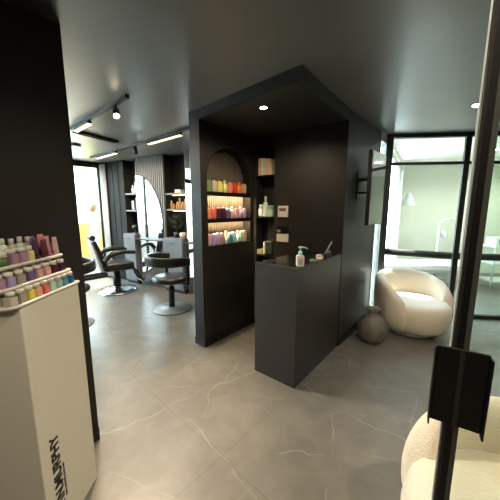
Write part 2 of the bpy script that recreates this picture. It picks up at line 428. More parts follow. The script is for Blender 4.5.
# buildings opposite and hill
g = thing('apartment_building', (-13.5, 15.5, -3), .0, 'pale building across the street seen through the salon window', 'building')
MB().box((-7, 0, 0), (1.5, 6, 6.2)).build('wall', M['ext'], g)
MB().box((-7.1, -.2, 6.2), (1.6, 6.1, 6.35)).build('roof', M['beige'], g)
for i in range(5): MB().box((-6.4+i*1.6, -.04, 3.6), (-5.6+i*1.6, .02, 5.0)).build('window', M['blue'], g)
WX = -5.55
g = thing('apartment_building', (-14.5, 4.5, -3), 1.35, 'white building with blue glazing reflected in the half arch mirror', 'building')
MB().box((-7, 0, 0), (7, 5, 5.9)).build('wall', M['ext'], g)
for i in range(5): MB().box((WX+i*2.4, -.04, 3.75), (WX+.75+i*2.4, .02, 4.65)).build('window', M['blue'], g)
def foliage(name, c, r, n, mat, size, parent=None, sq=1):
    mb = MB(); rnd = random.Random(int(c[0]*100+n))
    for i in range(n):
        d = Vector((rnd.gauss(0, 1), rnd.gauss(0, 1), rnd.gauss(0, 1))).normalized()*r*(rnd.random()**.4)
        p = Vector(c)+Vector((d.x, d.y, d.z*sq)); q = Matrix.Translation(p) @ Matrix.Rotation(rnd.random()*6, 4, 'Z') @ Matrix.Rotation(rnd.random()*3, 4, 'X')
        l = size*(.7+.6*rnd.random()); mb.add([(0, 0, 0), (l*.3, l*.45, .02*l), (0, l, 0), (-l*.3, l*.45, .02*l)], [(0, 1, 2, 3)], q)
    return mb.build(name, mat, parent)
g = thing('street_tree', (-8.2, 11.0, -3), 0, 'green tree crown above the balcony parapet outside the salon window', 'tree')
MB().cyl((0, 0, 0), (0, 0, 4.2), .12, .06).build('trunk', M['wood'], g)
foliage('foliage', (0, 0, 4.3), 1.0, 900, M['leaf'], .22, g)
g = thing('leafy_shrub', (2.06, 4.80, 0), 0, 'bright green leafy plant outside the slit window by the screen', 'plant')
mb = MB()
for a in range(5): mb.cyl((0, 0, 0), (.12*math.cos(a*1.3), .12*math.sin(a*1.3), 1.9), .012, .005)
mb.build('stem', M['leafd'], g)
foliage('foliage', (0, 0, 1.62), .16, 130, M['leaf'], .13, g, 1.5); foliage('foliage', (0, 0, .95), .17, 150, M['leaf'], .13, g, 1.6)
struct('ground_outside', MB().box((-60, -40, -3.2), (60, 60, -3.0)), M['ext'])

# ------------------------------------------------------------------ salon back wall
mb = MB(); WS.box(mb, -.2, 4.2, .22, .3, 0, CEIL); WS.box(mb, 0, .74, -.0, .22, 0, CEIL); WS.box(mb, 1.14, 1.92, .0, .22, 0, CEIL); WS.box(mb, 2.45, 4.2, .0, .22, 0, CEIL)
struct('wall_mirrors', mb, M['salonwall'])
mb = MB()
for s in (.18, .36, .55, .735): WS.box(mb, s-.012, s+.012, -.008, -.0005, 0, CEIL-.01)
struct('trim_5', mb, M['salonwall'])
for nme, a, b in (('trim_6', 1.14, 1.92), ('trim_7', 2.44, 3.3)):
    mb = MB(); n = int((b-a)/.052)
    for k in range(n):
        s = a+(k+.5)*(b-a)/n; WS.box(mb, s-.015, s+.015, -.028, 0, 0, CEIL-.005)
    WS.box(mb, a, b, -.006, 0, 0, CEIL-.005)
    struct(nme, mb, M['slat'])
# mirrors, shelves, cabinets
def half_mirror(s0, zc, a, b, label):
    g = thing('half_arch_mirror', WS.pt(s0, -.031, zc), WS.ang, label, 'mirror', 'half arch mirrors in the salon')
    pts = [(a*math.sin(PI*k/40), b*math.cos(PI*k/40)) for k in range(41)]
    n = len(pts)
    MB().add([(p[0], -.012, p[1]) for p in pts]+[(p[0], 0, p[1]) for p in pts], [tuple(range(n)), tuple(range(n, 2*n))]+[(i, (i+1) % n, n+(i+1) % n, n+i) for i in range(n)]).build('mirror_glass', M['mirror'], g)
    mb = MB(); pp = pts+[pts[0]]
    mb.tube([(p[0], -.006, p[1]) for p in pts], .008, 6); mb.tube([(0, -.006, b), (0, -.006, -b)], .008, 6); mb.build('mirror_rim', M['steel'], g)
    return g
half_mirror(1.157, 1.23, .70, .97, 'tall half arch mirror on grey slats beside the window, reflecting daylight')
half_mirror(2.47, 1.28, .70, .97, 'half arch mirror mostly hidden behind the black arch wall, only its edge showing')
for (s0, s1, lab) in ((1.16, 1.93, 'slim dark ledge under the tall half arch mirror'), (2.50, 3.3, 'slim dark ledge partly hidden behind the black arch wall')):
    mb = MB(); WS.box(mb, s0, s1, -.17, -.045, .95, .968)
    tag(mb.build('mirror_ledge', M['niche'], bevel=.004), lab, 'shelf', 'ledges under the mirrors')
def cabinet(s0, s1, h, depth, label, nd):
    g = thing('base_cabinet', WS.pt(s0, 0, 0), WS.ang, label, 'cabinet', 'grey salon cabinets')
    w = s1-s0
    MB().box((0, -depth, .06), (w, .2, h)).build('body', M['cab'], g, bevel=.003)
    for k in range(nd):
        d = MB().box((k*w/nd+.006, -depth-.018, .08), ((k+1)*w/nd-.006, -depth-.001, h-.02)).build('door', M['cab'], g, bevel=.004)
        MB().box((k*w/nd+w/nd/2-.06, -depth-.032, h-.10), (k*w/nd+w/nd/2+.06, -depth-.018, h-.088)).build('handle', M['steel'], d)
    MB().box((0.01, -depth+.02, 0), (w-.01, .18, .06)).build('plinth', M['steel'], g)
    return g
cabinet(.755, 1.125, 1.05, .10, 'pale grey base cabinet between the dark panelling and the tall mirror', 1)
cabinet(1.935, 2.43, 1.02, .12, 'blue grey base cabinet under the amber bottle shelves', 1)
def wshelf(s0, s1, z, lab, led=True):
    g = thing('salon_shelf', WS.pt(s0, 0, z-.03), WS.ang, lab, 'shelf', 'salon niche shelves')
    MB().box((.002, -.0, 0), (s1-s0-.002, .215, .03)).build('shelf_board', M['cab'], g)
    if led: MB().box((.03, .15, -.01), (s1-s0-.03, .165, 0)).build('light_strip', M['led'], g)
wshelf(.742, 1.138, 1.87, 'grey niche shelf left of the tall mirror, holding white bottles', False)
wshelf(.742, 1.138, 1.53, 'grey niche shelf left of the tall mirror, holding frames', False)
wshelf(1.922, 2.448, 1.84, 'upper grey shelf right of the tall mirror, with flat boxes')
wshelf(1.922, 2.448, 1.55, 'lit grey shelf right of the tall mirror, with amber bottles')

# ------------------------------------------------------------------ bottles
colmats = {}
def cm(name, col, rough=.35):
    if name not in colmats: colmats[name] = pmat('bottle_'+name, col, rough, noise=.06, nscale=40)
    return colmats[name]
def proto_meshes(kind):
    """body and cap meshes for unit sized bottles"""
    if kind == 'square':
        b = MB().box((-.5, -.5, 0), (.5, .5, .68)); c = MB().lathe([(.33, .68), (.33, .72), (.46, .73), (.46, .98), (.40, 1.0)], 14)
    elif kind == 'flat':
        b = MB().box((-.5, -.3, 0), (.5, .3, .95)); c = MB().lathe([(.2, .95), (.2, 1.0)], 12)
    elif kind == 'round':
        b = MB().lathe([(.46, 0), (.5, .03), (.5, .62), (.42, .70), (.2, .74)], 16); c = MB().lathe([(.2, .74), (.26, .75), (.26, .98), (.22, 1.0)], 12)
    elif kind == 'jar':
        b = MB().lathe([(.46, 0), (.5, .04), (.5, .62)], 18); c = MB().lathe([(.52, .62), (.52, .96), (.48, 1.0)], 18)
    elif kind == 'tube':
        n = 10; b = MB(); vs = []
        for z, rx, ry in ((.16, .42, .42), (.3, .46, .40), (.6, .5, .26), (.9, .5, .08), (1.0, .5, .02)):
            for k in range(n): a = 2*PI*k/n; vs.append((rx*math.cos(a), ry*math.sin(a), z))
        fs = [(i*n+k, i*n+(k+1) % n, (i+1)*n+(k+1) % n, (i+1)*n+k) for i in range(4) for k in range(n)]+[tuple(range(n)), tuple(4*n+k for k in range(n))]
        b.add(vs, fs, None, True); c = MB().lathe([(.40, 0), (.40, .16)], 14)
    return b, c
PR = {}
def bottle(kind, name, loc, rz, w, h, bmat, cmat, label, group, dep=None, cat='bottle'):
    dep = dep or w
    key = (kind, round(w, 4), round(h, 4), round(dep, 4))
    if key not in PR:
        b, c = proto_meshes(kind); out = []
        for mbx, nm in ((b, 'body'), (c, 'cap')):
            for i, v in enumerate(mbx.v): mbx.v[i] = Vector((v.x*w, v.y*dep, v.z*h))
            me = bpy.data.meshes.new(nm); me.from_pydata([tuple(v) for v in mbx.v], [], mbx.f)
            for p, q in zip(me.polygons, mbx.sm): p.use_smooth = q
            bm = bmesh.new(); bm.from_mesh(me)
            if kind in ('square', 'flat') and nm == 'body': bmesh.ops.bevel(bm, geom=bm.edges[:], offset=w*.10, segments=2, affect='EDGES')
            bmesh.ops.recalc_face_normals(bm, faces=bm.faces); bm.to_mesh(me); bm.free()
            me.materials.append(M['white']); out.append(me)
        PR[key] = out
    g = thing(name, loc, rz, label, cat, group)
    for me, nm, mt in zip(PR[key], ('body', 'cap'), (bmat, cmat)):
        o = bpy.data.objects.new(nm, me); C.objects.link(o); o.parent = g
        o.material_slots[0].link = 'OBJECT'; o.material_slots[0].material = mt
    return g
capw = cm('cap_ivory', (.68, .66, .58))
colr = dict(cream=(.55, .52, .42), greige=(.38, .35, .28), yellow=(.75, .66, .10), peach=(.72, .42, .26), coral=(.75, .17, .14), mint=(.42, .66, .52), seafoam=(.35, .55, .50), teal=(.10, .33, .38),
            blue=(.02, .13, .33), lilac=(.45, .35, .62), mauve=(.42, .25, .33), purple=(.20, .12, .28), pink=(.72, .42, .40), rose=(.60, .24, .26), maroon=(.10, .02, .035), plum=(.06, .02, .06),
            green=(.06, .14, .04), sage=(.20, .28, .12), beige=(.62, .52, .38), lemon=(.85, .78, .16), orange=(.85, .28, .05), red=(.80, .07, .03), skyblue=(.35, .62, .72), paleblue=(.6, .78, .82),
            white=(.75, .74, .68), amber=(.55, .28, .08), palegreen=(.42, .68, .42), frost=(.70, .80, .72), lightyellow=(.75, .70, .30), salmon=(.85, .30, .20), dustypink=(.60, .38, .42))
def cc(n): return cm(n, colr[n])

# ------------------------------------------------------------------ display stand at the left
STX = -.893
g = thing('display_stand', (STX, .995, 0), 0, 'tall cream product display stand with black vertical lettering on its side', 'display stand')
MB().box((-.345, 0, 0), (0, .355, 1.165)).build('body', M['stand'], g, bevel=.004)
def text(body, name, size, loc, sx, parent, mat, ext=.001):
    cu = bpy.data.curves.new(name, 'FONT'); cu.body = body; cu.size = size; cu.extrude = ext; cu.offset = size*(.032 if size > .03 else 0)
    o = bpy.data.objects.new(name, cu); C.objects.link(o)
    bpy.context.view_layer.update()
    me = bpy.data.meshes.new_from_object(o.evaluated_get(bpy.context.evaluated_depsgraph_get()))
    bpy.data.objects.remove(o); bpy.data.curves.remove(cu)
    # reading upwards on a face that looks to +x
    R = Matrix(((0, 0, 1, 0), (0, -1, 0, 0), (1, 0, 0, 0), (0, 0, 0, 1)))
    R = Matrix(((0, 0, 1), (0, -1, 0), (1, 0, 0))).to_4x4()
    for v in me.vertices:
        x, y, z = v.co; v.co = Vector((z+loc[0], -y+loc[1], x*sx+loc[2]))
    me.materials.clear(); me.materials.append(mat)
    q = bpy.data.objects.new(name, me); C.objects.link(q); q.parent = parent
    return q, max(v.co.z for v in me.vertices)
text('KEVIN.MURPHY', 'lettering', .066, (.0012, .100, .072), 1.0, g, M['ink'])
text('SKIN.CARE.FOR.YOUR.HAIR', 'small_lettering', .0145, (.0012, .121, .175), 1.0, g, M['ink'])

def tray(x, y0, y1, depth, z, label):
    """white display tray, rounded corners, low lip; front edge at x facing +x"""
    r = .05; pts = []
    for cx, cy, a0 in ((x-r, y1-.012, 0), (x-depth+.01, y1-.012, 90), (x-depth+.01, y0+.01, 180), (x-r, y0+r, 270)):
        rr = r if a0 == 270 else .01
        cx2 = x-rr if a0 in (0, 270) else cx
        cy2 = y0+rr if a0 in (180, 270) else cy
        for k in range(7): a = math.radians(a0+90*k/6); pts.append((cx2+rr*math.cos(a), cy2+rr*math.sin(a)))
    t = thing('display_tray', (0, 0, 0), 0, label, 'tray', 'tiered white trays')
    MB().prism(pts, z-.008, z).build('tray_base', M['tray'], t)
    mb = MB(); c = [(p[0], p[1], z+.001) for p in pts]; c.append(c[0]); mb.tube(c, .007, 6); mb.build('lip', M['tray'], t)
    return t
TZ = (1.175, 1.24, 1.318); TX = (-.893, -.932, -.966)
tray(TX[0], .955, 1.362, .30, TZ[0], 'lowest white tray of the display stand, with yellow, coral and blue bottles')
tray(TX[1], .955, 1.362, .27, TZ[1], 'middle white tray of the display stand, with lilac, pink and maroon bottles')
tray(TX[2], .955, 1.362, .27, TZ[2], 'top white tray of the display stand, with tall bottles and tubes')
for y, w_ in ((1.34, 'far'), (.975, 'near')):
    tag(MB().box((-1.232, y, 1.166), (-1.222, y+.008, TZ[2]+.02)).build('tray_riser', M['tray']), 'slim white upright behind the display trays, at their %s end' % w_, 'riser')
def row(z, x, names, y0, y1, w, h, kind, place, capm=capw, group='small bottles on the display trays', labels=None):
    n = len(names)
    for i, nm in enumerate(names):
        if nm is None: continue
        y = y0+(y1-y0)*(i+.5)/n
        nb = []
        if i > 0 and names[i-1]: nb.append(names[i-1])
        if i < n-1 and names[i+1]: nb.append(names[i+1])
        lab = '%s bottle %s' % (nm, place)
        if len(nb) == 2: lab += ', between %s and %s' % (nb[0], nb[1]) if nb[0] != nb[1] else ', between two %s' % nb[0]
        elif i == 0: lab += ', at its near end'
        else: lab += ', at its far end'
        if labels and labels.get(i): lab = labels[i]
        bottle(kind, 'product_bottle', (x+random.uniform(-.002, .002), y, z+.0005), random.uniform(-.12, .12), w, h, cc(nm), capm, lab, group)
row(TZ[0], TX[0]-.033, ['cream', 'greige', 'yellow', 'peach', 'coral', 'mint', 'seafoam', 'teal', 'blue'], .975, 1.355, .034, .058, 'square', 'in front row of lowest display tray')
row(TZ[0], TX[0]-.074, ['greige', 'cream', 'white', 'lightyellow', 'pink', 'rose', 'palegreen', 'frost', 'paleblue'], .985, 1.34, .032, .056, 'square', 'in rear row of lowest display tray')
row(TZ[1], TX[1]-.031, ['mauve', 'lilac', 'greige', 'purple', 'dustypink', 'pink', 'maroon', 'plum'], .965, 1.352, .036, .060, 'square', 'in front row of middle display tray')
row(TZ[1], TX[1]-.072, ['cream', 'white', 'lilac', 'cream', 'pink', 'peach', 'rose'], .985, 1.33, .032, .060, 'square', 'in rear row of middle display tray')
zt = TZ[2]+.0005
GT = 'products on the top display tray'
bottle('jar', 'product_jar', (-1.003, 1.052, zt), 0, .050, .064, cc('green'), capw, 'dark green jar with ivory lid at the near end of the top tray', GT, cat='jar')
bottle('square', 'product_bottle', (-1.003, 1.104, zt), .1, .042, .068, cc('mauve'), capw, 'wide mauve bottle on the top tray behind the green jar', GT)
bottle('square', 'product_bottle', (-1.003, 1.152, zt), -.05, .042, .068, cc('mauve'), capw, 'wide mauve bottle on the top tray next to the lemon bottle', GT)
bottle('square', 'product_bottle', (-1.003, 1.196, zt), .05, .034, .068, cc('lightyellow'), capw, 'pale lemon bottle on the top tray between mauve bottle and purple tubes', GT)
for i, (y, h) in enumerate(((1.10, .10), (1.148, .105), (1.193, .10), (1.238, .105), (1.283, .10))):
    bottle('round', 'product_bottle', (-1.072, y, zt), 0, .038, h, cc('frost') if i % 2 else cc('cream'), capw,
           'tall pale bottle at the back of the top tray, '+['nearest the camera', 'just behind the green jar', 'behind the first mauve bottle', 'behind the second mauve bottle', 'behind the lemon bottle'][i], GT)
for i, (x, y, nm, h, lab) in enumerate(((-1.0, 1.234, 'plum', .10, 'dark plum tube on the top tray right after the lemon bottle'), (-1.032, 1.262, 'purple', .105, 'tall dark purple tube at the rear of the top tray'), (-.99, 1.274, 'maroon', .088, 'short dark maroon tube in front of the purple tubes'),
                                   (-1.002, 1.312, 'rose', .10, 'rose tube on the top tray, second from the far end'), (-1.042, 1.326, 'rose', .108, 'taller rose tube standing behind at the far end of the top tray'), (-.99, 1.347, 'dustypink', .092, 'dusty pink tube at the far end of the top tray'))):
    bottle('tube', 'product_tube', (x, y, zt), PI/2+random.uniform(-.2, .2), .036, h, cc(nm), cm('cap_'+nm, tuple(c*.8 for c in colr[nm])), lab, GT, cat='tube')

# ------------------------------------------------------------------ bottles in the arched niche
def arch_row(z, names, s0, s1, h, labelshelf, kinds=None):
    n = len(names)
    for i, nm in enumerate(names):
        s = s0+(s1-s0)*(i+.5)/n; w = (s1-s0)/n*.9
        nb = [names[j] for j in (i-1, i+1) if 0 <= j < n]
        lab = '%s bottle %s' % (nm, labelshelf)
        lab += (', between %s and %s bottles' % tuple(nb)) if len(nb) == 2 else (', first from the left' if i == 0 else ', last on the right')
        cap = capw if z < 1.7 else cm('cap2_'+nm, tuple(c*.85 for c in colr[nm]))
        k = (kinds or {}).get(i, 'flat')
        hh = h*(1.12 if k == 'round' else 1)*random.uniform(.97, 1.03)
        bottle(k, 'salon_bottle', WA.pt(s, .045, z+.0005), WA.ang, w, round(hh, 3), cc(nm), cap, lab, 'bottles in the arched niche', dep=.06)
arch_row(SHZ[0], ['sage', 'beige', 'lemon', 'lightyellow', 'salmon', 'red', 'orange', 'peach'], .10, .765, .125, 'on the upper niche shelf', {3: 'round', 6: 'round'})
arch_row(SHZ[1], ['salmon', 'coral', 'maroon', 'plum', 'purple', 'pink', 'dustypink', 'mauve', 'lilac'], .10, .765, .125, 'on the middle niche shelf', {5: 'round', 4: 'square', 7: 'round'})
arch_row(SHZ[2], ['dustypink', 'lilac', 'lilac', 'mauve', 'white', 'teal', 'skyblue', 'paleblue', 'mint', 'peach'], .10, .765, .13, 'on the bottom niche ledge', {4: 'round', 5: 'square', 7: 'round'})

# books in tall niche
bk = [('tan', (.75, .50, .32), .205, .038), ('ivory', (.85, .80, .66), .205, .030), ('grey green', (.62, .68, .60), .20, .034), ('salmon tan', (.80, .46, .30), .19, .042), ('olive', (.62, .54, .26), .19, .026), ('black and white', (.55, .48, .36), .15, .014)]
s = .068
for nm, c, h, w in bk:
    g = thing('book', WB.pt(s, .006, 1.9655), WB.ang, '%s book standing upright on the top niche shelf' % nm, 'book', 'books on the top niche shelf')
    MB().box((0, 0, 0), (w-.003, .14, h)).build('cover', cm('book_'+nm.replace(' ', '_'), c, .6), g, bevel=.003)
    MB().box((.004, .006, h-.001), (w-.007, .139, h+.0008)).build('pages', M['cream'], g)
    s += w+.002
GN = 'green bottles on the middle niche shelf'
bottle('square', 'spray_bottle', WB.pt(.098, .036, 1.4555), WB.ang, .055, .15, cc('frost'), cc('frost'), 'squat pale bottle at the left of the middle niche shelf', GN)
bottle('round', 'spray_bottle', WB.pt(.160, .040, 1.4555), WB.ang, .06, .25, cc('frost'), capw, 'tall frosted bottle with a slim neck on the middle niche shelf', GN)
bottle('square', 'spray_bottle', WB.pt(.238, .045, 1.4555), WB.ang, .075, .14, cc('palegreen'), cc('palegreen'), 'wide light green bottle at the right of the middle niche shelf', GN)
g = thing('vanity_case', WB.pt(.225, .068, .9655), WB.ang, 'dark green rounded case with cream side on the lowest niche shelf', 'case')
MB().box((-.055, -.06, 0), (.058, .10, .19)).build('body', cm('case_green', (.03, .05, .04)), g, bevel=.03, bseg=4)
MB().box((-.085, -.055, 0), (-.057, .09, .165)).build('side_panel', cm('case_cream', (.55, .54, .38)), g, bevel=.004)
for z in (.13, .05): MB().box((-.02, -.064, z), (.015, -.058, z+.012)).build('clasp', M['chrome'], g)
o = MB().box((.050, .012, .9655), (.132, .11, 1.03), T).build('small_box', cm('olive_box', (.30, .30, .14)), bevel=.003)
tag(o, 'small olive box left of the dark case on the lowest niche shelf', 'box')

# wall controls
g = thing('thermostat', WB.pt(.364, -.001, 1.452), WB.ang, 'square cream thermostat with brown display on the black wall', 'thermostat')
MB().box((0, -.02, 0), (.138, 0, .135)).build('housing', M['cream'], g, bevel=.006)
MB().box((.022, -.023, .072), (.112, -.02, .108)).build('display', M['terra'], g)
g = thing('intercom_panel', WB.pt(.354, -.001, 1.153), WB.ang, 'panel with black glass upper half and cream lower half, below the thermostat', 'control panel')
MB().box((0, -.022, 0), (.155, 0, .098)).build('lower_panel', M['cream'], g, bevel=.005)
MB().box((0, -.022, .100), (.155, 0, .19)).build('upper_panel', M['screen'], g, bevel=.005)
MB().box((.012, -.025, .115), (.055, -.022, .15)).build('keypad', cm('keypad_grey', (.25, .22, .2)), g)

# ------------------------------------------------------------------ reception desk
D1 = (.045, 2.405); D2 = (.383, 2.125); DH = 1.07
Wd = Wall(D2, D1); We = Wall(D2, WR.xy(0, -.0))
g = thing('reception_desk', (D2[0], D2[1], 0), 0, 'charcoal reception counter with sharp corner, standing under the black soffit', 'desk')
def rel(p): return (p[0]-D2[0], p[1]-D2[1])
U_ = Vector((E[0]-D2[0], E[1]-D2[1])).normalized(); n_ = Vector((D1[0]-D2[0], D1[1]-D2[1])).normalized(); LL = (Vector(E)-Vector(D2)).length-.02; WD = .437
def q(u, w): v = U_*u+n_*w; return (v.x, v.y)
MB().prism([q(0, 0), q(0, WD), q(.03, WD), q(.03, 0)], 0, DH).build('front_panel', M['desk'], g)
MB().prism([q(.031, 0), q(LL, 0), q(LL, .03), q(.031, .03)], 0, DH).build('side_panel', M['desk'], g)
MB().prism([q(.031, .031), q(LL-.02, .031), q(LL-.075, WD), q(.031, WD)], 1.02, DH-.004).build('worktop', M['desktop'], g)
MB().prism([q(.031, WD-.03), q(LL*.6, WD-.03), q(LL*.6, WD), q(.031, WD)], 0, 1.019).build('inner_panel', M['desk'], g)

# pump bottle
TOPZ = DH-.0035
px_, py_ = .425, 2.232
g = thing('pump_bottle', (px_, py_, TOPZ), 0, 'cream soap bottle with mint green pump on the desk corner', 'bottle')
MB().box((-.033, -.026, 0), (.033, .026, .098)).build('body', M['cream'], g, bevel=.012, bseg=3)
MB().box((-.02, -.0272, .022), (.02, -.0262, .07)).build('label_print', cm('label_grey', (.45, .4, .33)), g)
mt = cm('mint_pump', (.33, .60, .52))
mb = MB().lathe([(.013, .097), (.017, .102), (.017, .128), (.006, .132), (.006, .155), (.016, .157), (.016, .168), (.008, .172)], 14)
mb.tube([(0, 0, .164), (.03, -.006, .165), (.052, -.01, .158), (.056, -.011, .150)], [.007, .006, .005, .004], 8); mb.build('pump', mt, g)
g = thing('glass_jar', (.57, 2.40, TOPZ), 0, 'small clear glass jar on the desk behind the pump bottle', 'jar')
MB().lathe([(.030, 0), (.033, .005), (.033, .05), (.026, .06), (.026, .07), (.023, .07), (.023, .058), (.029, .05), (.029, .008), (.001, .006)], 20).build('body', glassmat('jar_glass', (.8, .83, .78)), g)
MB().lathe([(.028, .0085), (.028, .03)], 16).build('beads', cm('bead', (.5, .47, .38)), g)
g = thing('trinket_bowl', (.655, 2.50, TOPZ), 0, 'little cream bowl with a pale pink blossom on the desk', 'bowl')
MB().lathe([(.022, 0), (.036, .02), (.040, .035), (.036, .035), (.030, .018), (.001, .008)], 20).build('bowl', M['cream'], g)
mb = MB()
for k in range(7): a = k*.9; mb.lathe([(.004, 0), (.016, .008), (.013, .02), (.002, .026)], 8, Matrix.Translation((.014*math.cos(a), .014*math.sin(a), .034)))
mb.build('blossom', cm('blossom', (.7, .42, .38)), g)
g = thing('pen_cup', (.73, 2.595, TOPZ), 0, 'short dark pen cup on the desk next to the blossom bowl', 'cup')
MB().lathe([(.030, 0), (.032, .05), (.029, .05), (.027, .006), (.001, .006)], 18).build('cup', M['steel'], g)
o = MB().cyl((.715, 2.59, TOPZ+.008), (.80, 2.60, TOPZ+.17), .0065, .0065, 10).build('pen', cm('pen_grey', (.35, .35, .36), .3))
tag(o, 'grey pen leaning steeply out of the pen cup on the desk', 'pen')
g = thing('card_holder', (.80, 2.70, TOPZ), .85, 'dark low card holder at the back of the desk', 'holder')
MB().box((-.05, -.02, 0), (.05, .02, .035)).build('base', M['steel'], g, bevel=.003)
MB().box((-.043, -.004, .034), (.043, .008, .062)).build('cards', cm('cards_dark', (.15, .13, .11)), g)
o = MB().box((.12, 2.475, TOPZ), (.25, 2.50, TOPZ+.008), Matrix.Identity(4)).build('pen', M['chrome']); o.location = (0, 0, 0)
tag(o, 'flat metallic clip pen lying near the left end of the desk', 'pen')

# ------------------------------------------------------------------ lights fixtures
def emitter(name, kind, loc, energy, color, size=.1, rot=None, spot=None, blend=.5):
    l = bpy.data.lights.new(name, kind); l.energy = energy; l.color = color
    if kind == 'AREA': l.size = size; l.shape = 'DISK'
    elif kind in ('SPOT', 'POINT'): l.shadow_soft_size = size
    if kind == 'SPOT': l.spot_size = spot; l.spot_blend = blend
    o = bpy.data.objects.new(name, l); C.objects.link(o); o.location = loc
    if rot: o.rotation_euler = rot
    return o
def aim(o, tgt):
    d = Vector(tgt)-o.location; o.rotation_euler = d.to_track_quat('-Z', 'Y').to_euler()
WARM = (1, .82, .60); NEUT = (1, .92, .78)
def downlight(x, y, z, label, mat, energy, r=.045, col=WARM, spot=2.85):
    g = thing('recessed_downlight', (x, y, z), 0, label, 'ceiling light', 'recessed downlights')
    MB().lathe([(r*1.25, -.006), (r*1.25, -.001), (r, -.001), (r, -.006)], 24).build('trim_ring', M['steel'], g)
    MB().lathe([(.001, -.0072), (r, -.007), (r, -.0065)], 24).build('lens', mat, g)
    emitter('spot_lamp', 'SPOT', (x, y, z-.03), energy, col, r*.7, (0, 0, 0), spot, .6).parent = None
    return g
downlight(.12, 2.53, Z0S, 'small bright downlight in the black soffit above the reception', M['lamp'], 26, .03)
downlight(2.20, 2.74, CEIL, 'white recessed downlight in the grey ceiling near the glazed partition', M['lampw'], 20, .06, NEUT)
for x_, y_, q_ in ((4.2, 4.7, 'near the glass'), (5.6, 5.3, 'far right')):  # fill lamps added to brighten the treatment room
    downlight(x_, y_, CEIL+.004, 'downlight added to brighten the pale treatment room, '+q_, M['lampw'], 45, .07, (1, .97, .88))
downlight(.25, .35, CEIL, 'recessed downlight in the ceiling above the entrance door', M['lampw'], 34, .06, WARM)
downlight(-.75, -.6, CEIL, 'recessed downlight in the ceiling behind the display stand', M['lampw'], 35, .06, WARM)
downlight(1.9, .6, CEIL, 'recessed downlight in the ceiling above the near armchair', M['lampw'], 75, .06, WARM)

def track(pA, pB, label, tubes, spots):
    W = Wall(pA, pB)
    g = thing('ceiling_track', (pA[0], pA[1], CEIL), W.ang, label, 'track light', 'black ceiling light tracks')
    MB().box((0, -.018, -.034), (W.L, .018, -.0005)).build('rail', M['steel'], g)
    for (u0, u1) in tubes:
        t = MB().box((u0, -.022, -.066), (u1, .022, -.0345)).build('linear_lamp', M['steel'], g, bevel=.003)
        MB().box((u0+.008, -.0225, -.0735), (u1-.008, .0225, -.0665)).build('diffuser', M['tube'], t)
        c = W.pt((u0+u1)/2, 0, CEIL-.09)
        l = emitter('tube_lamp', 'AREA', c, 20, WARM); l.data.shape = 'RECTANGLE'; l.data.size = u1-u0; l.data.size_y = .04; l.rotation_euler = (0, 0, W.ang)
    for (u, dx, dy, dz, lit) in spots:
        d = Vector((dx, dy, dz)).normalized(); p = Vector((u, 0, -.10))
        h = MB().cyl((u, 0, -.034), (u, 0, -.085), .008).cyl(p-d*.05, p+d*.055, .028, .030, 16).build('spotlight', M['steel'], g)
        MB().cyl(p+d*.0555, p+d*.058, .024, .024, 16).build('lens', M['lamp'] if lit else M['steel'], h)
        if lit:
            R = Matrix.Rotation(W.ang, 4, 'Z'); wp = Vector((pA[0], pA[1], CEIL))+R @ (p+d*.075)
            l = emitter('spot_lamp', 'SPOT', wp, lit, WARM, .03, None, 1.9, .8)
            aim(l, wp+R @ d)
    return g
# direction vectors are in track coordinates
track((-1.07, 2.513), (-2.45, 3.71), 'black ceiling track with one lit tube and one lit spotlight, nearest the camera', [(.90, 1.36)], [(.24, -.80, .35, -.9, 180)])
track((-.745, 3.463), (-3.05, 5.34), 'long black ceiling track with two lit tubes deep in the salon', [(.16, .92), (1.92, 2.70)], [(1.30, .2, -.25, -.8, 0)])
g = thing('ceiling_grille', (-2.23, 3.60, CEIL), math.atan2(.54, .27), 'black linear air grille in the salon ceiling between the two tracks', 'air grille')
MB().box((0, -.05, -.03), (.60, .05, -.0005)).build('frame', M['steel'], g)
mb = MB()
for k in range(4): mb.box((.02, -.04+k*.022, -.034), (.58, -.033+k*.022, -.0305))
mb.build('slats', M['frame'], g)
o = MB().lathe([(.075, -.03), (.085, -.02), (.085, -.0005)], 24, Matrix.Translation((-2.72, 4.36, CEIL))).build('smoke_detector', M['ceil'])
tag(o, 'round grey smoke detector on the salon ceiling near the window', 'smoke detector')

# ------------------------------------------------------------------ wall screen
g = thing('wall_mounted_screen', WR.pt(.24, -.17, 1.37), WR.ang, 'upright black display screen on an arm, on the charcoal wall', 'screen')
MB().box((0, 0, 0), (.47, .04, .80)).build('housing', M['steel'], g, bevel=.004)
MB().box((.008, -.004, .008), (.462, -.0005, .792)).build('screen_glass', M['screen'], g)
mb = MB().box((.10, .041, .25), (.37, .055, .6)); mb.tube([(.2, .05, .5), (.08, .09, .5), (.12, .165, .5)], .018, 8); mb.tube([(.2, .05, .36), (.08, .09, .36), (.12, .165, .36)], .014, 8)
mb.box((.06, .160, .28), (.18, .169, .6)); mb.build('wall_bracket', M['steel'], g)

